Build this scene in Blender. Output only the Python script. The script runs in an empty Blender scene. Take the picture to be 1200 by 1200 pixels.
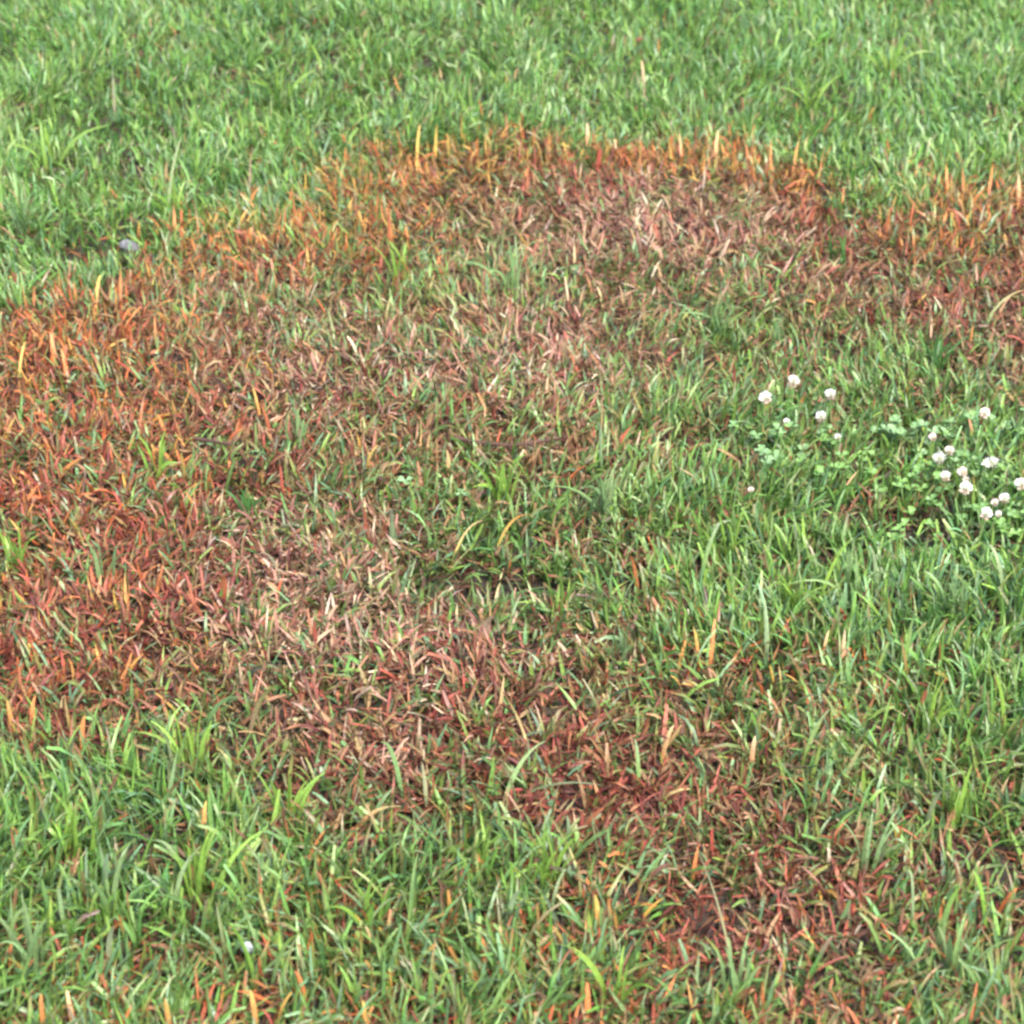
import bpy, math, random
import numpy as np
from mathutils import Vector

# ------------------------------------------------------------------ camera
random.seed(4)
rng = np.random.default_rng(11)
scene = bpy.context.scene
EYE = 1.67                      # camera height above the lawn, metres
PITCH = math.radians(32.0)      # looking down
FOV = math.radians(24.0)

cam_data = bpy.data.cameras.new('camera')
cam = bpy.data.objects.new('camera', cam_data)
scene.collection.objects.link(cam)
cam.location = (0, 0, EYE)
cam.rotation_euler = (math.radians(90) - PITCH, 0, 0)
cam_data.sensor_fit = 'HORIZONTAL'
cam_data.angle = FOV
cam_data.clip_start = 0.05
cam_data.clip_end = 500
cam_data.dof.use_dof = True
cam_data.dof.focus_distance = 2.95
cam_data.dof.aperture_fstop = 8.0
scene.camera = cam

# ------------------------------------------------------------------ light: bright overcast
SUN_EL, SUN_AZ = math.radians(58), math.radians(150)      # azimuth clockwise from +Y
world = bpy.data.worlds.new('World')
scene.world = world
world.use_nodes = True
wn = world.node_tree
wn.nodes.clear()
sky = wn.nodes.new('ShaderNodeTexSky')
sky.sky_type = 'NISHITA'
sky.sun_disc = False
sky.sun_elevation = SUN_EL
sky.sun_rotation = SUN_AZ
sky.dust_density = 4.0
sky.air_density = 1.0
sky.ozone_density = 1.0
bg = wn.nodes.new('ShaderNodeBackground')
bg.inputs['Strength'].default_value = 0.12
wo = wn.nodes.new('ShaderNodeOutputWorld')
wn.links.new(sky.outputs[0], bg.inputs['Color'])
wn.links.new(bg.outputs[0], wo.inputs['Surface'])

sd = bpy.data.lights.new('sun', 'SUN')
sd.energy = 1.5
sd.angle = math.radians(10)
sd.color = (1.0, 0.95, 0.87)
sun = bpy.data.objects.new('sun', sd)
scene.collection.objects.link(sun)
to_sun = Vector((math.sin(SUN_AZ) * math.cos(SUN_EL), math.cos(SUN_AZ) * math.cos(SUN_EL), math.sin(SUN_EL)))
sun.rotation_euler = (-to_sun).to_track_quat('-Z', 'Y').to_euler()

scene.view_settings.view_transform = 'Standard'
scene.view_settings.look = 'None'
scene.view_settings.exposure = 2.35
scene.view_settings.gamma = 1.0
scene.view_settings.use_curve_mapping = False
scene.cycles.filter_width = 2.7
scene.cycles.max_bounces = 6
scene.cycles.transmission_bounces = 4
scene.cycles.use_denoising = True

# ------------------------------------------------------------------ helpers
T = math.tan(FOV / 2)
SP, CP = math.sin(PITCH), math.cos(PITCH)

def at(px, py, z=0.03):
    """Where on the lawn (at height z) a spot of the 1200 px photograph lies, in metres."""
    a = (px - 600) / 600 * T
    b = (600 - py) / 600 * T
    d = Vector((a, CP + b * SP, -SP + b * CP))
    t = (z - EYE) / d.z
    return Vector((d.x * t, d.y * t, z))

def survey(x, y, z=0.03):
    """Photograph coordinates of lawn spots, arrays in, arrays out (inverse of at)."""
    dz = z - EYE
    depth = y * CP - dz * SP
    up = y * SP + dz * CP
    return 600 + 600 * (x / depth) / T, 600 - 600 * (up / depth) / T

def vnoise(x, y, scale, seed):
    """Smooth value noise 0..1 on arrays."""
    r = np.random.default_rng(seed).random((256, 256))
    u, v = np.asarray(x) / scale + 57.3, np.asarray(y) / scale + 31.7
    i, j = np.floor(u).astype(int), np.floor(v).astype(int)
    f, g = u - i, v - j
    f, g = f * f * (3 - 2 * f), g * g * (3 - 2 * g)
    i0, i1, j0, j1 = i % 256, (i + 1) % 256, j % 256, (j + 1) % 256
    return (r[i0, j0] * (1 - f) + r[i1, j0] * f) * (1 - g) + (r[i0, j1] * (1 - f) + r[i1, j1] * f) * g

# hollows in the turf: photo x, y, radius (m) across, along, depth (m)
HOLLOWS = [(560, 706, .065, .026, .045), (645, 706, .065, .024, .035), (97, 300, .05, .05, .022), (967, 228, .05, .06, .02),
           (147, 995, .022, .022, .03), (700, 585, .06, .05, .012), (293, 600, .05, .045, .02),
           (630, 850, .05, .04, .02), (800, 1085, .06, .05, .02), (1067, 632, .05, .05, .02), (30, 655, .05, .04, .02),
           (470, 880, .05, .035, .015), (330, 945, .06, .04, .015), (1190, 1020, .04, .04, .02), (120, 470, .04, .04, .015)]
HOL = [(at(a, b, 0.0), c, d, e) for a, b, c, d, e in HOLLOWS]

def ground_z(x, y):
    z = (vnoise(x, y, .55, 1) - .5) * .030 + (vnoise(x, y, .16, 2) - .5) * .012
    for p, rx, ry, dep in HOL:
        z = z - dep * np.exp(-(((x - p.x) / rx) ** 2 + ((y - p.y) / ry) ** 2))
    return z

# ------------------------------------------------------------------ how dead the lawn is, row by row of the patch (0 green .. 9 dead)
ROWS_Y = [25, 75, 125, 165, 225, 275, 325, 375, 425, 475, 525, 575, 625, 675, 725, 775, 825, 875, 925, 975, 1025, 1075, 1125, 1175]
DEAD = np.array([
    [1, 1, 0, 0, 0, 0, 0, 0, 0, 0, 0, 0],
    [0, 1, 0, 0, 0, 0, 0, 0, 0, 0, 0, 0],
    [0, 0, 0, 0, 0, 0, 0, 0, 0, 0, 0, 0],
    [0, 0, 0, 1, 6, 7, 7, 9, 8, 7, 1, 1],
    [0, 0, 3, 5, 6, 7, 8, 9, 8, 9, 4, 7],
    [0, 1, 6, 6, 5, 5, 7, 8, 7, 9, 7, 6],
    [4, 5, 6, 7, 5, 5, 5, 4, 4, 8, 7, 7],
    [9, 9, 7, 7, 6, 6, 7, 6, 3, 4, 6, 7],
    [9, 8, 8, 8, 7, 7, 8, 6, 2, 2, 2, 4],
    [8, 8, 8, 7, 7, 7, 6, 4, 2, 2, 2, 2],
    [8, 7, 6, 6, 6, 5, 5, 3, 2, 2, 1, 1],
    [8, 7, 7, 7, 5, 3, 3, 2, 2, 1, 1, 1],
    [7, 8, 8, 8, 6, 3, 3, 3, 1, 1, 1, 1],
    [8, 8, 9, 9, 6, 3, 3, 2, 1, 1, 1, 1],
    [8, 9, 9, 8, 9, 8, 5, 3, 2, 2, 1, 1],
    [9, 9, 8, 6, 8, 8, 6, 5, 5, 5, 2, 1],
    [8, 7, 6, 8, 8, 8, 8, 7, 6, 5, 2, 1],
    [3, 3, 4, 8, 9, 8, 9, 9, 7, 5, 3, 2],
    [1, 1, 2, 6, 6, 5, 7, 8, 7, 5, 4, 3],
    [1, 1, 2, 4, 4, 3, 4, 7, 7, 7, 4, 3],
    [1, 1, 2, 3, 3, 2, 3, 6, 8, 9, 5, 4],
    [1, 1, 2, 3, 4, 4, 4, 7, 8, 8, 5, 5],
    [2, 2, 3, 3, 3, 3, 4, 4, 4, 4, 3, 4],
    [3, 3, 3, 3, 3, 4, 4, 4, 4, 4, 3, 4]]) / 9.0
# far edge of the patch, photo x -> y
EDGE_X = [-400, 0, 60, 130, 180, 230, 300, 370, 430, 520, 650, 780, 840, 870, 960, 985, 1005, 1060, 1085, 1150, 1200, 1600]
EDGE_Y = [420, 345, 325, 305, 280, 250, 225, 200, 172, 158, 155, 150, 156, 175, 178, 198, 240, 240, 205, 200, 210, 330]
# tints of the dead grass: photo x, y, rx, ry, weight per (orange, pink-pale, dark red)
TINTS = [(40, 380, 150, 90, 1.3, 0, 0), (90, 470, 170, 80, .5, .15, .4), (480, 170, 110, 35, 1.3, 0, 0), (620, 160, 120, 25, 1., 0, 0), (830, 165, 160, 28, 1.4, 0, 0),
         (950, 185, 60, 40, 1., 0, 0), (1140, 205, 80, 30, 1.6, 0, 0), (280, 240, 120, 45, 1.6, 0, 0), (200, 270, 70, 30, 1.4, 0, 0), (380, 210, 90, 45, 1.5, 0, 0), (1120, 250, 110, 50, .8, 0, .2), (420, 270, 70, 40, 1., 0, 0), (150, 600, 150, 120, .5, 0, .4), (700, 200, 90, 25, 0, .2, .7),
         (760, 255, 110, 45, 0, 1.3, .2), (880, 300, 100, 40, 0, .6, .6), (950, 225, 50, 50, .2, .3, .8), (1130, 350, 90, 50, 0, .5, .6),
         (640, 410, 110, 55, 0, 1., .3), (380, 430, 110, 70, .1, .7, .2), (360, 690, 100, 70, 0, 1.7, 0), (270, 640, 90, 60, 0, .7, .3), (500, 730, 120, 50, 0, 1.3, .4),
         (450, 840, 120, 70, 0, .6, .6), (60, 780, 130, 80, .7, 0, .6), (150, 690, 120, 60, .3, .1, .7), (660, 880, 120, 60, .1, .2, 1.1),
         (790, 930, 90, 50, .1, .2, 1.), (930, 1060, 90, 70, 0, .6, 1.0), (790, 1080, 60, 50, 0, 0, 1.5), (980, 780, 100, 50, .6, .2, .2),
         (600, 1110, 300, 120, .9, 0, 0), (200, 1150, 250, 80, .9, .1, 0), (1100, 1050, 120, 120, .5, .3, .2), (60, 560, 90, 60, .5, .2, .4), (840, 770, 60, 50, .8, 0, .1)]

def deadness(x, y):
    px, py = survey(x, y)
    px = px + (vnoise(x, y, .07, 21) - .5) * 70
    py = py + (vnoise(x, y, .07, 22) - .5) * 36
    u = np.clip((px - 50) / 100, 0, 10.999)
    v = np.interp(py, ROWS_Y, np.arange(24.0)).clip(0, 22.999)
    i, j = np.floor(u).astype(int), np.floor(v).astype(int)
    f, g = u - i, v - j
    d = (DEAD[j, i] * (1 - f) + DEAD[j, i + 1] * f) * (1 - g) + (DEAD[j + 1, i] * (1 - f) + DEAD[j + 1, i + 1] * f) * g
    e = np.interp(px, EDGE_X, EDGE_Y)
    inside = 1 / (1 + np.exp(-(py - e) / 9.0))
    near = np.clip((py - e) / 60, 0, 1)
    d = np.where(py < 420, np.maximum(d, .58 * (1 - near)) * inside, d)
    d = np.where((px < -120) | (px > 1420), d * .55, d)          # the patch fades out to the sides
    return d

def tint(x, y):
    px, py = survey(x, y)
    w = np.zeros((3, len(px)))
    for a, b, rx, ry, o, p, r in TINTS:
        k = np.exp(-(((px - a) / rx) ** 2 + ((py - b) / ry) ** 2))
        w[0] += o * k; w[1] += p * k; w[2] += r * k
    return w

# ------------------------------------------------------------------ materials
def leaf_material(name, rough=.42, trans=.28, spec=.5):
    m = bpy.data.materials.new(name)
    m.use_nodes = True
    nt = m.node_tree
    nt.nodes.clear()
    N, L = nt.nodes.new, nt.links.new
    att = N('ShaderNodeAttribute'); att.attribute_name = 'col'
    tc = N('ShaderNodeTexCoord')
    noi = N('ShaderNodeTexNoise'); noi.inputs['Scale'].default_value = 320; noi.inputs['Detail'].default_value = 2
    L(tc.outputs['Object'], noi.inputs['Vector'])
    rmp = N('ShaderNodeMapRange')
    rmp.inputs['From Min'].default_value = .3; rmp.inputs['From Max'].default_value = .7
    rmp.inputs['To Min'].default_value = .78; rmp.inputs['To Max'].default_value = 1.2
    L(noi.outputs['Fac'], rmp.inputs['Value'])
    mul = N('ShaderNodeVectorMath'); mul.operation = 'SCALE'
    L(att.outputs['Color'], mul.inputs[0]); L(rmp.outputs[0], mul.inputs['Scale'])
    p = N('ShaderNodeBsdfPrincipled')
    p.inputs['Roughness'].default_value = rough
    p.inputs['Specular IOR Level'].default_value = spec
    L(mul.outputs[0], p.inputs['Base Color'])
    tr = N('ShaderNodeBsdfTranslucent')
    L(mul.outputs[0], tr.inputs['Color'])
    mx = N('ShaderNodeMixShader'); mx.inputs[0].default_value = trans
    out = N('ShaderNodeOutputMaterial')
    L(p.outputs[0], mx.inputs[1]); L(tr.outputs[0], mx.inputs[2]); L(mx.outputs[0], out.inputs['Surface'])
    return m

def noise_material(name, c0, c1, c2, scale, rough=.9, bump=.4):
    m = bpy.data.materials.new(name)
    m.use_nodes = True
    nt = m.node_tree
    p = nt.nodes['Principled BSDF']
    N, L = nt.nodes.new, nt.links.new
    tc = N('ShaderNodeTexCoord')
    noi = N('ShaderNodeTexNoise'); noi.inputs['Scale'].default_value = scale; noi.inputs['Detail'].default_value = 8
    L(tc.outputs['Object'], noi.inputs['Vector'])
    cr = N('ShaderNodeValToRGB')
    cr.color_ramp.elements[0].position = .3; cr.color_ramp.elements[0].color = (*c0, 1)
    cr.color_ramp.elements[1].position = .7; cr.color_ramp.elements[1].color = (*c2, 1)
    e = cr.color_ramp.elements.new(.5); e.color = (*c1, 1)
    L(noi.outputs['Fac'], cr.inputs[0]); L(cr.outputs[0], p.inputs['Base Color'])
    b = N('ShaderNodeBump'); b.inputs['Strength'].default_value = bump; b.inputs['Distance'].default_value = .01
    L(noi.outputs['Fac'], b.inputs['Height']); L(b.outputs[0], p.inputs['Normal'])
    p.inputs['Roughness'].default_value = rough
    return m

M_LIVE = leaf_material('living_blade', .42, .33, .5)
M_DEAD = leaf_material('dead_blade', .62, .18, .3)
M_PETAL = leaf_material('petal', .6, .25, .3)
M_CLOVER = leaf_material('clover_leaflet', .5, .3, .4)
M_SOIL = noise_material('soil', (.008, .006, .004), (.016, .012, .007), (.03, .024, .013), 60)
M_STONE = noise_material('pale_stone', (.16, .18, .16), (.25, .28, .28), (.34, .37, .38), 180, .6, .2)
M_GREY = noise_material('grey_stone', (.035, .035, .038), (.08, .08, .085), (.20, .205, .21), 260, .8, .5)
M_TWIG = noise_material('twig_bark', (.02, .01, .007), (.05, .022, .013), (.09, .045, .026), 300, .85, .4)

# ------------------------------------------------------------------ blades
def strips(ctr, side, nor, prof, width, fold, cols, across):
    """ctr/side/nor (n, r, 3), prof (n, r); -> verts, quads, colours"""
    n, r, _ = ctr.shape
    hw = (prof * width[:, None] * .5)[..., None]
    if across == 3:
        v = np.stack([ctr - side * hw + nor * hw * fold[:, None, None], ctr, ctr + side * hw + nor * hw * fold[:, None, None]], axis=2)
    else:
        v = np.stack([ctr - side * hw, ctr + side * hw], axis=2)
    k = across
    c = np.repeat(cols[:, :, None, :], k, axis=2)
    base = np.arange(n)[:, None, None] * (r * k)
    a = np.arange(r - 1)[None, :, None] * k + np.arange(k - 1)[None, None, :]
    q0 = base + a
    quads = np.stack([q0, q0 + 1, q0 + 1 + k, q0 + k], axis=-1).reshape(-1, 4)
    return v.reshape(-1, 3), quads, c.reshape(-1, 3)

def make_mesh(name, v, quads, c, mat, smooth=True):
    me = bpy.data.meshes.new(name)
    me.vertices.add(len(v)); me.vertices.foreach_set('co', v.astype(np.float32).ravel())
    me.loops.add(quads.size); me.loops.foreach_set('vertex_index', quads.astype(np.int32).ravel())
    me.polygons.add(len(quads)); me.polygons.foreach_set('loop_start', (np.arange(len(quads)) * 4).astype(np.int32))
    me.polygons.foreach_set('use_smooth', np.full(len(quads), smooth))
    at_ = me.color_attributes.new('col', 'FLOAT_COLOR', 'POINT')
    at_.data.foreach_set('color', np.concatenate([c, np.ones((len(c), 1))], axis=1).astype(np.float32).ravel())
    me.update(calc_edges=True); me.validate()
    me.materials.append(mat)
    return me

def link(name, me, parent=None):
    o = bpy.data.objects.new(name, me)
    scene.collection.objects.link(o)
    if parent: o.parent = parent
    return o

def tag(o, label=None, cat=None, group=None, kind=None):
    if label: o['label'] = label
    if cat: o['category'] = cat
    if group: o['group'] = group
    if kind: o['kind'] = kind
    return o

def blades(x, y, z, az, lean, curl, length, width, twist, fold, col_base, col_mid, col_tip, tipt, segs, across, blunt=None):
    """many bent blades; lean/curl in radians from the vertical towards az; twist turns the face about the blade"""
    n = len(x)
    t = np.linspace(0, 1, segs + 1)
    phi = lean[:, None] + curl[:, None] * t[None, :] ** 1.6
    ds = length[:, None] / segs
    pm = .5 * (phi[:, 1:] + phi[:, :-1])
    h = np.concatenate([np.zeros((n, 1)), np.cumsum(np.sin(pm) * ds, 1)], 1)
    w = np.concatenate([np.zeros((n, 1)), np.cumsum(np.cos(pm) * ds, 1)], 1)
    ca, sa = np.cos(az)[:, None], np.sin(az)[:, None]
    ctr = np.stack([x[:, None] + h * ca, y[:, None] + h * sa, z[:, None] + w], -1)
    tan = np.stack([np.sin(phi) * ca, np.sin(phi) * sa, np.cos(phi)], -1)
    s0 = np.stack([-sa, ca, np.zeros_like(ca)], -1) * np.ones((1, segs + 1, 1))
    n0 = np.cross(tan, s0)
    tw = (twist[:, None] * (.35 + .65 * t[None, :]))[..., None]
    side = s0 * np.cos(tw) + n0 * np.sin(tw)
    nor = n0 * np.cos(tw) - s0 * np.sin(tw)
    b = np.zeros(n) if blunt is None else blunt
    prof = (.62 + .38 * np.minimum(t / .3, 1))[None, :] * (1 - (t ** 2.4)[None, :] * (.95 - b[:, None]))
    k = np.clip(t[None, :] / .25, 0, 1)[..., None]
    tt = np.clip((t[None, :] - tipt[:, None]) / .18, 0, 1)[..., None]
    c = col_base[:, None, :] * (1 - k) + col_mid[:, None, :] * k
    c = c * (1 - tt) + col_tip[:, None, :] * tt
    return strips(ctr, side, nor, prof, width, fold, c, across)

def pick(pal, idx, jit=.26, hue=.07):
    c = np.array(pal)[idx]
    n = len(idx)
    return np.clip(c * (1 + rng.normal(0, jit, (n, 1))) * (1 + rng.normal(0, hue, (n, 3))), .004, .42)

GREEN = [(.120, .240, .046), (.090, .206, .050), (.165, .282, .052), (.120, .230, .108), (.220, .320, .130), (.064, .135, .036)]
OLIVE = [(.125, .185, .048), (.095, .170, .058), (.180, .185, .055), (.105, .185, .095)]
ORANGE = [(.31, .090, .030), (.34, .130, .042), (.26, .062, .026), (.34, .20, .052), (.20, .080, .032)]
BROWN = [(.195, .092, .046), (.140, .062, .034), (.230, .140, .072), (.092, .042, .027), (.185, .128, .056)]
PINK = [(.32, .175, .125), (.24, .115, .085), (.38, .27, .19), (.17, .075, .056), (.27, .19, .11)]
RED = [(.20, .050, .032), (.150, .036, .026), (.25, .080, .050), (.10, .030, .024), (.22, .095, .050)]
STRAW = [(.28, .21, .11), (.22, .15, .07), (.34, .28, .18), (.20, .12, .055)]
DEADPAL = ORANGE + PINK + RED + BROWN + STRAW

def dead_colour(x, y):
    w = tint(x, y)
    n = len(x)
    ws = np.vstack([w[0] * .42 + .04, w[1] * .72, w[2] * .85 + .22 * w[0] + .05, np.full(n, .45), np.full(n, .09)])
    ws = ws * rng.gamma(1.2, 1, ws.shape)
    kind = ws.argmax(0)
    sizes = np.array([5, 5, 5, 5, 4]); off = np.array([0, 5, 10, 15, 20])
    idx = off[kind] + np.floor(rng.random(n) * sizes[kind]).astype(int)
    far = (kind == 0) & (survey(x, y)[1] < 275)                 # the far fringe is only just turning: yellow and light orange
    idx = np.where(far, np.array([1, 3, 1, 0, 3])[rng.integers(0, 5, n)], idx)
    return pick(DEADPAL, idx, .22, .06), kind

def frustum(x, y, m=.12):
    px, py = survey(x, y, 0.0)
    k = m * 900
    return (px > -k) & (px < 1200 + k) & (py > -k * .8) & (py < 1200 + k * 1.3)

def scatter(x0, x1, y0, y1, dens):
    n = int((x1 - x0) * (y1 - y0) * dens)
    return rng.uniform(x0, x1, n), rng.uniform(y0, y1, n)

def tufted(x, y, per, spread):
    """turn shoot positions into tuft members"""
    k = rng.integers(per[0], per[1] + 1, len(x))
    i = np.repeat(np.arange(len(x)), k)
    a = rng.uniform(0, 2 * np.pi, len(i)); r = spread * np.sqrt(rng.random(len(i)))
    return x[i] + r * np.cos(a), y[i] + r * np.sin(a), i

# ------------------------------------------------------------------ the ground: one sheet out to the horizon
def axis(lo, hi, fine):
    out = [-200, -80, -30, -12, -6]
    inner = np.arange(lo, hi + fine * .5, fine)
    return np.concatenate([[lo + v for v in out], inner, [hi - v for v in out[::-1]]])
gx, gy = axis(-2.4, 2.4, .03), axis(.6, 7.0, .03)
X, Y = np.meshgrid(gx, gy, indexing='ij')
Z = ground_z(X.ravel(), Y.ravel())
nx, ny = len(gx), len(gy)
I = (np.arange(nx - 1)[:, None] * ny + np.arange(ny - 1)[None, :]).ravel()
gq = np.stack([I, I + ny, I + ny + 1, I + 1], -1)
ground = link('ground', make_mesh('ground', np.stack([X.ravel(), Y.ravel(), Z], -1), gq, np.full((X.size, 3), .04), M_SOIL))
tag(ground, 'dark soil and thatch showing between the grass blades', 'ground', kind='structure')

# ------------------------------------------------------------------ living grass
def living(x, y, segs, across, wscale=1.0):
    d = deadness(x, y)
    clump = vnoise(x, y, .028, 5)
    keep = rng.random(len(x)) < np.clip(1.12 - d * .70, .05, 1) * np.clip(.08 + 1.75 * clump, 0, 1)
    hol = np.zeros(len(x))
    for p, rx, ry, dep in HOL:
        hol += (dep / .02) * np.exp(-(((x - p.x) / (rx * .8)) ** 2 + ((y - p.y) / (ry * .8)) ** 2))
    keep &= rng.random(len(x)) > hol * .95
    x, y, d = x[keep], y[keep], d[keep]
    x, y, i = tufted(x, y, (2, 5), .009)
    d = d[i]
    n = len(x)
    flow = vnoise(x, y, .30, 7) * 4 * np.pi
    az = np.where(rng.random(n) < .45, flow + rng.normal(0, .7, n), rng.uniform(0, 2 * np.pi, n))
    tall = vnoise(x, y, .12, 8)
    L = (.036 + .042 * rng.random(n) ** 1.2) * (.72 + .5 * tall) * (1 - .26 * d) * np.interp(y, [2.2, 3.4], [1.0, .80])
    lean = np.abs(rng.normal(.28, .30, n)) + .45 * d * rng.random(n)
    curl = rng.normal(.55, .55, n) + .5 * d * rng.random(n)
    W = rng.uniform(.0030, .0062, n) * wscale
    mint = vnoise(x, y, .2, 9)
    u = rng.random(n)
    idx = np.select([u < .30, u < .52, u < .70, u < .70 + .26 * mint, u < .93], [0, 1, 2, 3, 4], 5)
    cg = pick(GREEN, idx)
    co = pick(OLIVE, rng.integers(0, 4, n))
    mixo = np.clip(d * 1.5 * rng.random(n) + .1 * rng.random(n), 0, 1)[:, None]
    c = cg * (1 - mixo) + co * mixo
    dc, _ = dead_colour(x, y)
    sick = rng.random(n) < .22 * d
    c = np.where(sick[:, None], c * .55 + dc * .45, c)
    base = c * .8 + np.array([.10, .10, .045]) * .2
    tipt = np.where(rng.random(n) < .10 + .5 * d, rng.uniform(.45, .95, n), 2.0)
    return blades(x, y, ground_z(x, y) - .004, az, lean, curl, L, W, rng.normal(0, .9, n), rng.uniform(.1, .55, n),
                  base, c, dc, tipt, segs, across, (rng.random(n) < .3) * .45)

def split_near(x, y, y_cut=2.95):
    f = frustum(x, y)
    return (f & (y <= y_cut)), (f & (y > y_cut)), ~f

def join(parts):
    vs, qs, cs, o = [], [], [], 0
    for v, q, c in parts:
        vs.append(v); qs.append(q + o); cs.append(c); o += len(v)
    return np.concatenate(vs), np.concatenate(qs), np.concatenate(cs)

x, y = scatter(-1.9, 1.9, 1.1, 6.0, 8400)
a, b, c = split_near(x, y)
c = c & (rng.random(len(x)) < .36)
grass = link('grass', make_mesh('grass', *join([living(x[a], y[a], 4, 3), living(x[b], y[b], 4, 2, .86), living(x[c], y[c], 3, 2, 1.4)]), M_LIVE))
tag(grass, 'living green lawn grass surrounding and regrowing through the brown patch', 'grass', kind='stuff')

# ------------------------------------------------------------------ dead grass, matted and leaning
def dead(x, y, segs, across, wscale=1.0):
    d = deadness(x, y)
    clump = vnoise(x, y, .03, 15)
    keep = rng.random(len(x)) < np.clip(d * 1.0 + .03, 0, 1) * np.clip(.15 + 1.6 * clump, 0, 1)
    for p, rx, ry, dep in HOL:
        keep &= rng.random(len(x)) > .9 * (dep / .03) * np.exp(-(((x - p.x) / (rx * .7)) ** 2 + ((y - p.y) / (ry * .7)) ** 2))
    x, y = x[keep], y[keep]
    x, y, i = tufted(x, y, (2, 5), .012)
    n = len(x)
    c, kind = dead_colour(x, y)
    org = kind == 0
    flow = vnoise(x, y, .13, 17) * 5 * np.pi
    az = np.where(rng.random(n) < .55, flow + rng.normal(0, .6, n), rng.uniform(0, 2 * np.pi, n))
    L = rng.uniform(.018, .044, n) * np.where(org, 1.08, 1.0)
    lean = np.where(org, np.abs(rng.normal(.5, .35, n)), np.abs(rng.normal(.85, .45, n)))
    curl = rng.normal(.5, .6, n)
    W = rng.uniform(.0026, .0056, n) * wscale
    base = c * .85 + np.array([.10, .055, .03]) * .15
    c2 = np.clip(c * rng.uniform(.75, 1.35, (n, 1)), .01, .9)
    return blades(x, y, ground_z(x, y) - .002 + rng.uniform(0, .010, n), az, lean, curl, L, W, rng.normal(0, 1.1, n), rng.uniform(.1, .9, n),
                  base, c, c2, rng.uniform(.4, 1.2, n), segs, across, (rng.random(n) < .4) * .4)

x, y = scatter(-1.9, 1.9, 1.1, 6.0, 8800)
a, b, c = split_near(x, y)
c = c & (rng.random(len(x)) < .36)
dead_grass = link('dead_grass', make_mesh('dead_grass', *join([dead(x[a], y[a], 4, 3), dead(x[b], y[b], 4, 2, .86), dead(x[c], y[c], 3, 2, 1.4)]), M_DEAD))
tag(dead_grass, 'dead red brown and orange grass of the withered patch', 'dead grass', kind='stuff')

# ------------------------------------------------------------------ thatch: litter lying flat on the soil
x, y = scatter(-1.9, 1.9, 1.1, 6.0, 5000)
f = frustum(x, y) | (rng.random(len(x)) < .2)
x, y = x[f], y[f]
n = len(x)
d = deadness(x, y)
c, _ = dead_colour(x, y)
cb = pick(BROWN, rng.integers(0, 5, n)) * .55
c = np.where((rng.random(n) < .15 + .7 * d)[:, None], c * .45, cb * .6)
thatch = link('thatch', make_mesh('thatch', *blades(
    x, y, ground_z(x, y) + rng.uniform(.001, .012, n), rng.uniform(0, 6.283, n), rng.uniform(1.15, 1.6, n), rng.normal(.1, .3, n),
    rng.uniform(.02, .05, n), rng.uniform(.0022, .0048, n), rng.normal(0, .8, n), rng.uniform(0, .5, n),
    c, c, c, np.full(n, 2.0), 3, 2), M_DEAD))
tag(thatch, 'flat litter of cut and rotted blades on the soil under the grass', 'thatch', kind='stuff')

# ------------------------------------------------------------------ single things
def bezier_blade(p0, p1, p2, width, twist, fold, c0, c1, segs=7, blunt=.1):
    """one blade as arrays, local to the thing's base"""
    t = np.linspace(0, 1, segs + 1)[:, None]
    p0, p1, p2 = (np.array(p) for p in (p0, p1, p2))
    ctr = (1 - t) ** 2 * p0 + 2 * t * (1 - t) * p1 + t ** 2 * p2
    tan = 2 * (1 - t) * (p1 - p0) + 2 * t * (p2 - p1)
    tan /= np.linalg.norm(tan, axis=1)[:, None] + 1e-9
    ref = np.array([math.cos(twist), math.sin(twist), .25])
    side = np.cross(tan, ref); side /= np.linalg.norm(side, axis=1)[:, None] + 1e-9
    nor = np.cross(side, tan)
    tt = t[:, 0]
    prof = (.6 + .4 * np.minimum(tt / .25, 1)) * (1 - tt ** 2.6 * (.95 - blunt))
    cols = np.array(c0) * (1 - t) + np.array(c1) * t
    return strips(ctr[None], side[None], nor[None], prof[None], np.array([width]), np.array([fold]), cols[None], 3)

def empty(name, loc):
    o = bpy.data.objects.new(name, None)
    o.empty_display_size = .02
    scene.collection.objects.link(o)
    o.location = loc
    return o

def on_ground(px, py, seen=.018):
    """the root on the soil of a thing first seen at height `seen` between the surrounding blades"""
    p = at(px, py, seen)
    p.z = float(ground_z(np.array([p.x]), np.array([p.y]))[0])
    return p

def jitter(c, a=.12):
    k = 1 + random.gauss(0, a)
    return [min(.9, max(.005, v * k * (1 + random.gauss(0, .05)))) for v in c]

LIME, MINT, PALE, DEEP = (.19, .32, .055), (.19, .29, .115), (.33, .40, .22), (.065, .16, .042)

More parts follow.
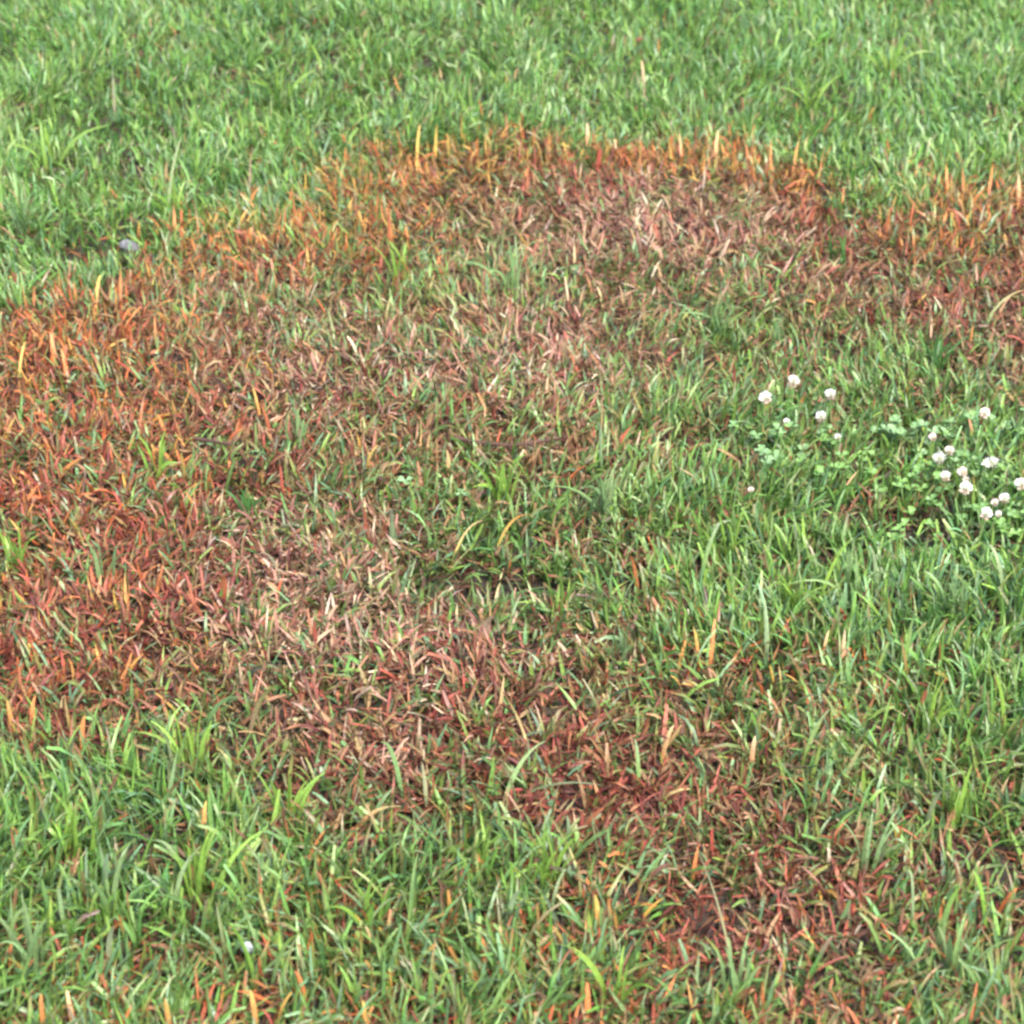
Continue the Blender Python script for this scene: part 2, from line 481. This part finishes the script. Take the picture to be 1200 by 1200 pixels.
# tufts: photo x, y of the base, blades, height, spread, colour, label or None
TUFTS = [
    (468, 318, 10, .085, .045, LIME, 'bright lime grass tuft with one broad upright blade, below the yellow fringe of the patch'),
    (600, 335, 11, .080, .060, MINT, 'pale grass tuft with long blades arching sideways in the upper brown turf'),
    (983, 300, 8, .055, .035, DEEP, 'small dark green tuft in the red brown turf beside the notch of green'),
    (350, 525, 8, .065, .035, MINT, 'mint coloured grass tuft with broad blades amid brown and orange dead grass'),
    (293, 600, 11, .055, .05, DEEP, 'low dark green tuft over a dark hollow in the brown turf'),
    (187, 555, 7, .065, .035, LIME, 'thin upright green tuft in olive turf of the brown patch'),
    (15, 650, 10, .075, .05, LIME, 'green tuft sprouting over a dark hollow in orange brown turf'),
    (587, 590, 14, .070, .055, LIME, 'fresh bright green tuft in front of the dark brown twig'),
    (705, 600, 16, .080, .06, MINT, 'large blue green tuft of many upright blades beside the bright green tuft'),
    (655, 725, 6, .065, .03, LIME, 'bright green upright tuft at the end of the dark hollow'),
    (725, 775, 8, .060, .04, MINT, 'mint tuft with broad blunt blades behind the dead red brown turf'),
    (120, 675, 6, .070, .04, MINT, 'sparse tuft of long leaning green blades among red brown dead turf'),
    (860, 650, 10, .075, .05, LIME, None), (1000, 690, 10, .075, .05, MINT, None), (1120, 720, 12, .08, .05, MINT, None),
    (930, 700, 9, .07, .05, LIME, None), (1090, 850, 10, .075, .05, LIME, None), (840, 380, 9, .06, .05, MINT, None),
    (915, 395, 9, .06, .05, MINT, None), (1100, 430, 10, .07, .06, DEEP, None), (640, 1020, 12, .07, .05, LIME, None),
    (560, 1010, 10, .07, .05, LIME, None), (80, 1000, 12, .085, .05, LIME, None), (230, 1030, 12, .085, .05, LIME, None),
    (125, 1060, 9, .09, .05, MINT, None), (40, 1130, 12, .085, .05, MINT, None), (330, 960, 9, .075, .05, LIME, None),
    (1120, 960, 12, .08, .06, LIME, None), (1010, 1010, 9, .075, .05, MINT, None), (870, 1150, 10, .07, .05, MINT, None),
    (430, 1080, 11, .075, .05, LIME, None), (720, 1160, 10, .075, .05, LIME, None), (1110, 1130, 10, .075, .05, MINT, None),
    (225, 900, 10, .08, .05, LIME, None), (60, 190, 10, .085, .05, LIME, None), (200, 245, 10, .085, .05, LIME, None),
    (330, 120, 10, .085, .05, LIME, None), (610, 100, 10, .085, .05, MINT, None), (1040, 80, 10, .085, .05, LIME, None),
    (950, 120, 10, .085, .05, LIME, None), (30, 270, 12, .085, .05, MINT, None)]
for px, py, nb, hh, sp, col, lab in TUFTS:
    g = on_ground(px, py)
    o = empty('grass_tuft', g)
    for k in range(nb):
        an = random.uniform(0, 6.283)
        r = abs(random.gauss(0, .35))
        L = hh * random.uniform(.75, 1.2)
        bx, by = random.gauss(0, .007), random.gauss(0, .005)
        tx, ty = bx + math.cos(an) * r * L * 1.1 + random.gauss(0, sp * .2), by + math.sin(an) * r * L
        droop = random.uniform(0, .35) if r > .35 else 0
        v, q, c = bezier_blade((bx, by, -.004), (bx + (tx - bx) * .25, by + (ty - by) * .25, L * .75), (tx, ty, L * (1 - droop - .15 * r)),
                               random.uniform(.0038, .0064), random.uniform(0, 6.283), random.uniform(.15, .6), jitter([v_ * .8 for v_ in col]), jitter(col), 6)
        link('blade', make_mesh('blade', v, q, c, M_LIVE), o)
    tone = {LIME: 'yellow green', MINT: 'blue green', DEEP: 'dark green'}[col]
    size = 'full' if nb > 10 else 'loose'
    if lab: tag(o, lab, 'grass tuft')
    elif py < 300: tag(o, f'{size} {tone} tuft of the healthy lawn beyond the brown patch', 'grass tuft', 'tufts in the lawn beyond the patch')
    elif px < 350: tag(o, f'{size} tall {tone} tuft in the lawn corner around the white pebble', 'grass tuft', 'tufts around the white pebble')
    elif px > 800 and py < 900: tag(o, f'{size} {tone} tuft in the ' + ('brown tinged turf below' if py > 800 else 'green turf between patch and' if py < 450 else 'healthy turf in front of') + ' the white clover', 'grass tuft', 'tufts around the clover')
    else: tag(o, f'{size} {tone} tuft growing through the ' + ('thin turf around the tan and orange blade' if px > 800 else 'orange speckled regrowth'), 'grass tuft', 'tufts in the speckled turf')

C_ORANGE, C_STRAW, C_RED, C_YEL, C_TAN, C_PNK = (.44, .17, .06), (.44, .35, .19), (.26, .065, .042), (.42, .32, .08), (.32, .20, .115), (.42, .27, .21)
# single blades: base photo x, y; tip photo x, y; tip height; arch; width; base colour; tip colour; name; label; group
LG, LO = 'long green blade bending above the shorter turf', 'long blades bending above the turf'
DG, DO = 'withered orange blade standing out of the turf', 'withered orange blades'
S = [
    (527, 665, 566, 610, .05, .02, .004, C_YEL, C_STRAW, 'grass_stalk', 'long yellow straw stalk leaning across the middle of the patch', None),
    (580, 645, 622, 603, .045, .02, .004, C_YEL, C_ORANGE, 'grass_stalk', 'shorter orange tipped straw stalk beside the long yellow one', None),
    (622, 874, 580, 800, .03, .01, .0042, C_STRAW, C_YEL, 'grass_stalk', 'straight yellow straw lying over dark red brown turf', None),
    (588, 930, 640, 868, .075, .012, .0052, MINT, PALE, 'grass_shoot', 'stout pale green blade slanting up beside the yellow straw', None),
    (606, 930, 582, 893, .06, .01, .0036, MINT, C_STRAW, 'grass_shoot', 'thin pale blade crossing the stout slanting one', None),
    (600, 926, 705, 920, .03, .01, .0058, MINT, PALE, 'grass_shoot', 'flat mint blade lying sideways over the red brown turf', None),
    (473, 925, 446, 870, .07, .03, .0055, MINT, MINT, 'grass_shoot', 'curved blue green blade rising from dark red dead grass', None),
    (500, 935, 494, 893, .06, .005, .0045, PALE, C_STRAW, 'grass_shoot', 'short straw tipped blade beside the curved blue green one', None),
    (668, 1000, 664, 956, .06, .02, .0055, MINT, PALE, 'grass_shoot', 'whitish blade bent over at its tip in fresh green regrowth', None),
    (750, 915, 744, 866, .065, .008, .005, LIME, PALE, 'grass_shoot', 'upright pale yellow green blade among red brown dead grass', None),
    (592, 1070, 612, 1046, .06, .015, .006, PALE, PALE, 'grass_shoot', 'pale folded blade over a dark gap in the regrowth', None),
    (860, 1110, 808, 978, .085, .01, .0038, C_STRAW, PALE, 'grass_stalk', 'long thin pale stalk leaning over the dark red turf', None),
    (826, 1103, 864, 1124, .025, .008, .0055, C_RED, C_ORANGE, 'withered_blade', 'orange red blade lying at the foot of the long pale stalk', None),
    (1072, 1075, 1065, 1020, .07, .025, .004, MINT, PALE, 'grass_shoot', 'zigzag pale blade beside the dead pinkish clump', None),
    (1106, 975, 1122, 945, .06, .006, .0055, C_TAN, C_ORANGE, 'withered_blade', 'tan and orange upright blade among arching green ones', None),
    (410, 965, 470, 945, .03, .012, .006, C_ORANGE, C_STRAW, 'withered_blade', 'orange to straw blade lying at the near edge of the patch', None),
    (290, 858, 327, 803, .085, .012, .0052, C_TAN, LIME, 'grass_shoot', 'tall slanting blade, tan below and green above, at the patch edge', None),
    (238, 850, 297, 824, .06, .03, .005, MINT, MINT, 'grass_shoot', 'mint blade arching towards the tall slanting one', None),
    (145, 862, 192, 842, .05, .012, .004, C_YEL, PALE, 'grass_shoot', 'thin yellow green blade leaning over the patch edge', None),
    (195, 248, 213, 160, .13, .006, .005, MINT, PALE, 'grass_shoot', 'very tall pale blade in the green lawn beside the patch corner', None),
    (134, 132, 132, 78, .10, .004, .004, C_PNK, PALE, 'grass_stalk', 'thin pinkish pale stalk upright in the green lawn', None),
    (292, 220, 296, 170, .09, .006, .0028, C_PNK, C_TAN, 'grass_stalk', 'thin tan stalk at the corner of the brown patch', None),
    (162, 95, 161, 70, .06, .004, .006, C_ORANGE, C_ORANGE, 'withered_blade', 'lone orange blade inside the healthy green lawn', None),
    (755, 105, 750, 70, .06, .03, .0055, C_PNK, C_STRAW, 'withered_blade', 'lone pinkish hooked blade inside the green lawn', None),
    (355, 510, 340, 478, .06, .01, .007, MINT, PALE, 'grass_shoot', 'broad whitish mint blade over the brown and orange grass', None),
    (318, 510, 303, 472, .05, .008, .0045, C_RED, C_ORANGE, 'withered_blade', 'narrow orange red blade leaning beside the mint tuft', None),
    (332, 585, 328, 545, .05, .006, .005, C_RED, C_RED, 'withered_blade', 'dark red upright blade near the low dark tuft', None),
    (330, 680, 302, 650, .035, .02, .0045, PALE, C_STRAW, 'grass_shoot', 'bent straw pale blade over pinkish dead grass', None),
    (263, 705, 262, 675, .045, .01, .008, C_RED, C_ORANGE, 'withered_blade', 'broad rust orange curled blade in the red brown turf', None),
    (5, 735, 36, 728, .05, .01, .005, PALE, PALE, 'grass_shoot', 'whitish blade tip over orange brown turf', None),
    (460, 640, 459, 596, .065, .004, .0062, MINT, PALE, 'grass_shoot', 'broad upright mint blade in the middle of the brown patch', None),
    (713, 635, 735, 672, .02, .012, .006, C_ORANGE, C_STRAW, 'withered_blade', 'orange blade lying towards the green regrowth', None),
    (748, 690, 738, 652, .055, .006, .006, C_ORANGE, C_ORANGE, 'withered_blade', 'upright orange blade beside the lying orange one', None),
    (565, 750, 580, 722, .045, .008, .0075, C_PNK, C_STRAW, 'withered_blade', 'fat pinkish pale dead blade in front of the dark hollow', None),
    (575, 695, 592, 662, .05, .004, .004, C_STRAW, C_STRAW, 'withered_blade', 'straw blade standing behind the dark hollow', None),
    (704, 545, 703, 495, .07, .012, .0045, MINT, PALE, 'grass_shoot', 'tall pale bent blade rising behind the blue green tuft', None),
    (738, 575, 768, 544, .06, .03, .0045, LIME, C_STRAW, 'grass_shoot', 'straw tipped blade arching over the blue green tuft', None),
    (545, 700, 650, 696, .018, .01, .0075, DEEP, MINT, 'grass_shoot', 'flattened dark green blade lying across the hollow', None),
    (560, 706, 640, 688, .026, .008, .006, DEEP, MINT, 'grass_shoot', 'second flattened green blade lying across the hollow', None),
    (690, 705, 610, 694, .02, .012, .006, DEEP, DEEP, 'grass_shoot', 'dark blade flattened towards the hollow from the green side', None),
    (660, 715, 657, 678, .06, .004, .0058, LIME, LIME, 'grass_shoot', 'bright upright blade at the end of the hollow', None),
    (1043, 735, 1041, 700, .065, .004, .0055, C_YEL, C_YEL, 'withered_blade', 'lone yellow blade in the green turf below the clover', None),
    (861, 455, 860, 425, .055, .003, .004, C_RED, C_RED, 'withered_blade', 'dark red blade upright beside the white clover', None),
    (455, 275, 456, 245, .05, .006, .008, C_ORANGE, C_RED, 'withered_blade', 'rust orange leaf like blade behind the lime tuft', None),
    (700, 195, 704, 174, .04, .006, .009, C_RED, C_RED, 'withered_blade', 'broad dark red dead blade below the orange fringe', None),
    (660, 225, 652, 205, .04, .03, .004, C_STRAW, C_PNK, 'withered_blade', 'looped pale dead blade in the pinkish turf', None),
    (488, 185, 492, 145, .06, .004, .0052, C_YEL, C_YEL, 'withered_blade', 'yellow blade upright in the fringe of the patch', 'yellow fringe blades'),
    (510, 180, 512, 146, .06, .004, .0052, C_YEL, C_YEL, 'withered_blade', 'yellow blade upright in the fringe of the patch', 'yellow fringe blades'),
    (540, 165, 541, 132, .06, .004, .004, C_YEL, C_ORANGE, 'withered_blade', 'yellow blade upright in the fringe of the patch', 'yellow fringe blades'),
    (1150, 378, 1200, 340, .05, .012, .0045, MINT, C_STRAW, 'grass_shoot', 'pale blade lying over brown turf at the far right of the clover', None),
    (1085, 960, 1112, 935, .05, .04, .0055, MINT, PALE, LG, None, None), (1048, 960, 1082, 955, .045, .045, .0055, MINT, PALE, LG, None, None),
    (1025, 1005, 1068, 1000, .045, .045, .005, MINT, PALE, LG, None, None), (1140, 1010, 1200, 990, .045, .03, .005, MINT, LIME, LG, None, None),
    (1160, 1080, 1140, 1020, .07, .01, .006, LIME, LIME, LG, None, None), (1100, 1090, 1125, 1040, .07, .01, .0065, MINT, LIME, LG, None, None),
    (200, 1050, 230, 998, .08, .008, .005, MINT, PALE, LG, None, None), (215, 1010, 185, 985, .05, .008, .006, MINT, PALE, LG, None, None),
    (120, 1040, 127, 1000, .075, .006, .009, MINT, PALE, LG, None, None), (125, 1115, 135, 1085, .07, .006, .0065, PALE, PALE, LG, None, None),
    (5, 1100, 45, 1070, .06, .03, .005, LIME, PALE, LG, None, None), (75, 1080, 68, 1040, .07, .02, .005, MINT, PALE, LG, None, None),
    (315, 1140, 350, 1095, .08, .01, .005, MINT, LIME, LG, None, None), (300, 1140, 262, 1080, .08, .02, .0055, LIME, LIME, LG, None, None),
    (505, 1140, 555, 1135, .03, .012, .0075, MINT, MINT, LG, None, None), (545, 1150, 595, 1152, .03, .012, .0075, MINT, PALE, LG, None, None),
    (420, 1090, 470, 1050, .06, .012, .005, LIME, PALE, LG, None, None), (480, 1080, 490, 1000, .09, .01, .006, DEEP, MINT, LG, None, None),
    (960, 690, 1000, 630, .08, .012, .005, LIME, LIME, LG, None, None), (1030, 690, 1020, 640, .07, .01, .006, MINT, PALE, LG, None, None),
    (820, 670, 845, 612, .08, .01, .0055, LIME, PALE, LG, None, None), (1180, 700, 1150, 635, .07, .04, .005, MINT, PALE, LG, None, None),
    (900, 760, 895, 700, .08, .006, .006, MINT, PALE, LG, None, None), (1060, 780, 1070, 725, .08, .012, .005, LIME, MINT, LG, None, None),
    (490, 300, 525, 285, .05, .03, .005, MINT, PALE, LG, None, None), (595, 320, 635, 283, .055, .03, .005, MINT, MINT, LG, None, None),
    (1180, 860, 1165, 790, .09, .01, .006, LIME, LIME, LG, None, None), (940, 880, 975, 830, .08, .008, .005, LIME, PALE, LG, None, None),
    (830, 905, 800, 880, .05, .01, .005, MINT, MINT, LG, None, None), (70, 905, 58, 940, .03, .02, .006, MINT, PALE, LG, None, None)]
for bx_, by_, tx_, ty_ in ((238, 970, 242, 938), (358, 1160, 345, 1138), (300, 1185, 293, 1160), (197, 1195, 193, 1170), (570, 1125, 565, 1098),
                           (702, 1075, 697, 1048), (590, 1110, 585, 1085), (445, 1050, 462, 1035), (440, 1110, 428, 1085), (935, 480, 945, 462), (833, 765, 838, 725),
                           (820, 770, 812, 735), (987, 775, 990, 735), (965, 765, 972, 738), (1115, 965, 1120, 950), (775, 880, 790, 850), (880, 890, 885, 862), (50, 1195, 48, 1165),
                           (85, 1195, 78, 1160), (430, 1195, 425, 1172), (690, 1180, 688, 1150), (30, 360, 22, 318), (70, 345, 68, 312), (110, 360, 118, 320), (140, 350, 141, 312),
                           (20, 440, 30, 400), (64, 425, 60, 390), (80, 440, 72, 408), (205, 275, 203, 238), (232, 272, 228, 240), (345, 250, 342, 222), (800, 180, 795, 148),
                           (838, 180, 842, 152), (905, 195, 903, 162), (930, 195, 938, 160), (960, 200, 968, 168), (1112, 222, 1108, 188), (1130, 225, 1126, 190), (1160, 222, 1165, 186),
                           (1195, 230, 1192, 200), (690, 175, 688, 142), (15, 850, 8, 822), (35, 845, 42, 815), (95, 870, 100, 838)):
    S.append((bx_, by_, tx_, ty_, .05, .006, random.uniform(.0045, .007), C_ORANGE, random.choice((C_ORANGE, C_STRAW, C_YEL)), DG, None, None))

for bx_, by_, tx_, ty_, th, arch, w, c0, c1, name, lab, grp in S:
    g = on_ground(bx_, by_)
    th = th + (.014 if name != DG else 0)
    tip = at(tx_, ty_, g.z + th) - g
    if tip.y > .16 or tip.y < -.10: tip.y = max(-.10, min(.16, tip.y))
    mid = Vector((tip.x * .35, tip.y * .35, th * .62 + arch + .006))
    where = ('in the fringe where the patch meets the far lawn' if by_ < 290 else 'out of a tuft in the far brown turf' if 295 < by_ < 325 and bx_ > 400 else
             'in the corner around the white pebble' if bx_ < 360 and by_ > 880 else 'at the near edge of the rusty turf' if bx_ < 200 and by_ > 800 else
             'in the strongly orange corner of the patch' if bx_ < 200 else 'in the green turf around the clover' if bx_ > 790 and by_ < 720 else
             'in the brown tinged turf below the clover' if bx_ > 790 and by_ < 910 else
             'in the thin turf around the tan and orange blade' if bx_ > 770 else 'in the speckled regrowth before the patch')
    tone = {LIME: 'yellow green', MINT: 'blue green', PALE: 'whitish', DEEP: 'dark green', C_STRAW: 'straw tipped', C_YEL: 'yellow tipped', C_ORANGE: 'wholly orange'}
    tone = (tone[c0] + ' blade, ' + {PALE: 'whitish', LIME: 'lime', MINT: 'mint', DEEP: 'dark'}[c1] + ' tip, bending ' if name == LG else 'withered ' + tone[c1] + ' blade standing ' if name == DG else '')
    if name == LG: name, lab, grp = 'grass_shoot', tone + where, 'long blades ' + where
    if name == DG: name, lab, grp = 'withered_blade', tone + where, 'orange blades ' + where
    twist = math.pi / 2 + random.uniform(-.7, .7)
    v, q, c = bezier_blade((0, 0, -.004), mid, tip, w, twist, random.uniform(.2, .6), jitter(c0, .1), jitter(c1, .1), 8, .12)
    o = link(name, make_mesh(name, v, q, c, M_LIVE if name == 'grass_shoot' else M_DEAD))
    o.location = g
    tag(o, lab, 'grass blade' if name == 'grass_shoot' else 'straw' if name == 'grass_stalk' else 'dead blade', grp)

# ------------------------------------------------------------------ white clover
def tube(points, r0, r1, sides, c, mat, name, parent=None):
    pts = [Vector(p) for p in points]
    v, q = [], []
    for k, p in enumerate(pts):
        d = (pts[min(k + 1, len(pts) - 1)] - pts[max(k - 1, 0)]).normalized()
        s = d.cross(Vector((.3, .9, .1))).normalized(); u = d.cross(s)
        r = r0 + (r1 - r0) * k / (len(pts) - 1)
        for j in range(sides):
            a_ = 6.28319 * j / sides
            v.append(p + (s * math.cos(a_) + u * math.sin(a_)) * r)
    for k in range(len(pts) - 1):
        for j in range(sides):
            j2 = (j + 1) % sides
            q.append((k * sides + j, k * sides + j2, (k + 1) * sides + j2, (k + 1) * sides + j))
    return link(name, make_mesh(name, np.array(v), np.array(q), np.tile(np.array(c), (len(v), 1)), mat), parent)

def flower_head(radius, seed, kind):
    """a globe of narrow upright florets, the lowest ones hanging and browned"""
    r_ = random.Random(seed)
    parts = []
    nf = 64
    for k in range(nf):
        zz = 1 - 2 * (k + .5) / nf
        an = k * 2.39996 + r_.uniform(-.2, .2)
        rr = math.sqrt(1 - zz * zz)
        d = Vector((rr * math.cos(an), rr * math.sin(an), zz))
        low = zz < -.45
        tipd = (d + Vector((0, 0, .55))).normalized() if not low else (d + Vector((0, 0, -.4))).normalized()
        p0 = d * radius * .25
        p2 = p0 + tipd * radius * r_.uniform(.72, .95)
        p1 = p0 + d * radius * .55
        base = (.62, .68, .46)
        tipc = (.86, .80, .80) if kind == 0 else (.86, .68, .68)
        if low: base, tipc = (.45, .40, .25), ((.48, .33, .22) if r_.random() < .5 else (.75, .58, .55))
        parts.append(bezier_blade(p0, p1, p2, radius * .36, an + 1.57, .6, base, tipc, 3, .35))
    return join(parts)

# photo x, y of the head; head radius in metres; pinkness
FLOWERS = [(930, 447, .0092, 1, 'round pinkish white clover head standing apart at the back of the clover patch'),
           (897, 466, .0095, 0, 'large white clover head with a browned skirt, next to a dark red blade'),
           (973, 462, .0085, 0, None), (962, 488, .0085, 0, None), (922, 494, .0050, 0, 'small budding clover head between the white open heads'),
           (982, 512, .0055, 0, 'small greenish white clover bud below the open heads'),
           (1154, 484, .0080, 1, 'lone white clover head above green turf behind the larger clover group'),
           (1101, 537, .0098, 0, None), (1113, 528, .0070, 1, None), (1161, 542, .0095, 0, 'wide flattened clover head above pale clover leaves'),
           (1108, 558, .0075, 0, None), (1128, 553, .0075, 1, None), (1132, 562, .0050, 1, None), (1132, 572, .0092, 0, None),
           (1177, 584, .0080, 0, None), (1166, 589, .0058, 1, None), (1156, 602, .0088, 0, None), (1196, 567, .0085, 0, None),
           (1170, 602, .0045, 0, None), (1093, 512, .0062, 1, 'dull pinkish clover head half hidden behind the clover group'),
           (880, 574, .0045, 1, 'tiny pinkish clover bud low in the green turf')]
for k, (px, py, r, kind, lab) in enumerate(FLOWERS):
    r = r * .86
    hz = random.uniform(.052, .066) if r > .006 else random.uniform(.045, .055)
    top = at(px, py, hz)
    lean = Vector((random.gauss(0, .010), random.uniform(-.004, .014), 0))
    bz = float(ground_z(np.array([top.x - lean.x]), np.array([top.y - lean.y]))[0])
    o = empty('clover_flower', (top.x - lean.x, top.y - lean.y, bz))
    hp = Vector((lean.x, lean.y, hz - bz))
    tube([(0, 0, -.005), (lean.x * .3, lean.y * .3, hp.z * .4), (lean.x * .8, lean.y * .8, hp.z * .8), hp], .0011, .0009, 6, (.16, .25, .08), M_LIVE, 'stem', o)
    me = make_mesh('flower_head', *flower_head(r, 40 + k, kind), M_PETAL)
    h = link('flower_head', me, o)
    h.location = hp
    h.rotation_euler = (random.gauss(0, .25), random.gauss(0, .25), random.uniform(0, 6.28))
    if k == 9: h.scale = (1.35, 1, .7)
    if lab: tag(o, lab, 'flower')
    elif px < 1040: tag(o, 'white clover head, one of a close pair over bare brown litter', 'flower', 'pair of clover heads over litter')
    else: tag(o, ('small ' if r < .0072 else 'large ' if r > .009 else 'medium ') + ('pinkish' if kind else 'white') + ' clover head in the dense cluster of clover flowers', 'flower', 'dense cluster of clover flowers')

def leaflet(size, tone):
    """obovate leaflet, tip notched, folded on its midrib, with the pale chevron of clover"""
    rows = []
    prof = [(0, .06), (.18, .34), (.4, .72), (.62, .95), (.8, .98), (.93, .72), (1.0, .30)]
    v, c, q = [], [], []
    for t, w in prof:
        notch = -.05 if t == 1.0 else 0
        for s in (-1, -.5, 0, .5, 1):
            x_ = s * w * .42 * size
            y_ = (t + (notch if s == 0 else 0) - .04 * abs(s)) * size
            z_ = abs(s) * w * .16 * size - (t ** 2) * .14 * size
            v.append((x_, y_, z_))
            chev = abs(t - (.5 + .16 * abs(s))) < .11
            c.append([a_ + (b_ - a_) * (.4 if chev else 0) for a_, b_ in zip(tone, (.30, .42, .26))])
    for k in range(len(prof) - 1):
        for j in range(4):
            q.append((k * 5 + j, k * 5 + j + 1, k * 5 + 6 + j, k * 5 + 5 + j))
    return make_mesh('leaflet', np.array(v), np.array(q), np.array(c), M_CLOVER)

TONES = [(.095, .205, .045), (.13, .255, .05), (.13, .24, .08), (.16, .275, .115)]
LEAFLETS = [leaflet(s, t) for t in TONES for s in (.008, .010, .0125)]
PLANTS = [(1040, 520, 8, 3, 'pale mint clover plant in front of a dark litter gap'), (1075, 525, 8, 3, 'mint clover plant behind the dense flower cluster'),
          (1140, 520, 8, 2, None), (1185, 520, 6, 2, None), (1150, 560, 8, 2, None), (1095, 575, 7, 1, None), (1060, 585, 7, 1, 'bright lime clover plant left of the flower cluster'),
          (1060, 625, 7, 1, 'low lime clover plant over the dark hollow'), (1195, 620, 8, 2, None), (1175, 565, 6, 1, None), (1150, 630, 7, 1, None), (1115, 600, 7, 0, None),
          (910, 545, 7, 3, 'mint clover plant in green turf below the browned clover head'), (940, 520, 7, 2, None), (985, 535, 7, 1, None), (950, 560, 6, 1, None),
          (885, 510, 6, 2, None), (1010, 560, 7, 1, None), (512, 590, 2, 3, 'lone mint clover plant beside the bright green tuft')]
for px, py, nl, tone, lab in PLANTS:
    g = on_ground(px, py)
    o = empty('clover_plant', g)
    for k in range(nl):
        an = random.uniform(0, 6.28); rr = random.uniform(.006, .036)
        hz = random.uniform(.022, .046)
        tip = Vector((math.cos(an) * rr * 1.3, math.sin(an) * rr, hz))
        st = tube([(0, 0, 0), (tip.x * .25, tip.y * .25, hz * .55), (tip.x * .75, tip.y * .75, hz * .9), tip], .0009, .0007, 5, (.14, .24, .07), M_LIVE, 'leaf_stalk', o)
        rz = random.uniform(0, 6.28)
        tx, ty = random.gauss(.25, .25), random.gauss(0, .25)
        for j in range(3):
            tn = max(0, min(3, tone + random.choice((-1, 0, 0, 0))))
            lf = link('leaflet', LEAFLETS[tn * 3 + random.randrange(3)], st)
            lf.location = tip
            lf.rotation_euler = (tx + .15, ty, rz + j * 2.094)
    if lab: tag(o, lab, 'clover')
    elif px < 1030: tag(o, ('dark green', 'lime green', 'pale green')[tone] + ' clover plant below the sparse clover heads', 'clover', 'clover plants below the sparse heads')
    else: tag(o, ('dark green', 'lime green', 'pale green')[tone] + (' clover plant behind' if py < 550 else ' clover plant in front of' if py > 605 else ' clover plant under') + ' the dense cluster of clover flowers', 'clover', 'clover plants of the dense cluster')

# ------------------------------------------------------------------ stones and twigs
def pebble(name, loc, size, mat, seed):
    r_ = np.random.default_rng(seed)
    n1, n2 = 10, 14
    v, q = [], []
    for i_ in range(n1 + 1):
        th = math.pi * i_ / n1
        for j_ in range(n2):
            ph = 2 * math.pi * j_ / n2
            v.append((math.sin(th) * math.cos(ph), math.sin(th) * math.sin(ph), math.cos(th)))
    v = np.array(v)
    for _ in range(9):                                   # chipped facets
        nrm = r_.normal(size=3); nrm /= np.linalg.norm(nrm)
        dd = v @ nrm; cut = r_.uniform(.52, .85)
        v = v - np.maximum(dd - cut, 0)[:, None] * nrm
    for i_ in range(n1):
        for j_ in range(n2):
            j2 = (j_ + 1) % n2
            q.append((i_ * n2 + j_, (i_ + 1) * n2 + j_, (i_ + 1) * n2 + j2, i_ * n2 + j2))
    me = make_mesh(name, v * np.array(size), np.array(q), np.full((len(v), 3), .5), mat)
    o = link(name, me); o.location = loc
    return o

p = at(290, 1110, .026)
tag(pebble('pebble', p, (.0070, .0065, .0075), M_STONE, 3), 'small white pebble caught in green grass blades', 'pebble')
p = at(150, 290, .018)
tag(pebble('stone', p, (.017, .012, .013), M_GREY, 8), 'grey mottled stone at the corner where green lawn meets the patch', 'stone')

def twig(pts, r0, r1, label, side=None):
    w = [at(a_, b_, z_) for a_, b_, z_ in pts]
    o = empty('twig', w[0])
    tube([q_ - w[0] for q_ in w], r0, r1, 7, (.1, .05, .03), M_TWIG, 'stem', o)
    if side:
        s = [at(a_, b_, z_) - w[0] for a_, b_, z_ in side]
        tube(s, r1, r1 * .6, 6, (.1, .05, .03), M_TWIG, 'side_shoot', o)
    return tag(o, label, 'twig')
twig([(533, 513, .030), (560, 519, .030), (600, 522, .033), (635, 517, .035), (665, 512, .036)], .0036, .0018, 'dark brown twig lying in the middle of the patch', [(620, 520, .034), (634, 529, .034), (640, 532, .032)])
twig([(230, 514, .032), (250, 517, .036), (272, 521, .036)], .0028, .0018, 'short dark brown twig in orange brown dead grass')
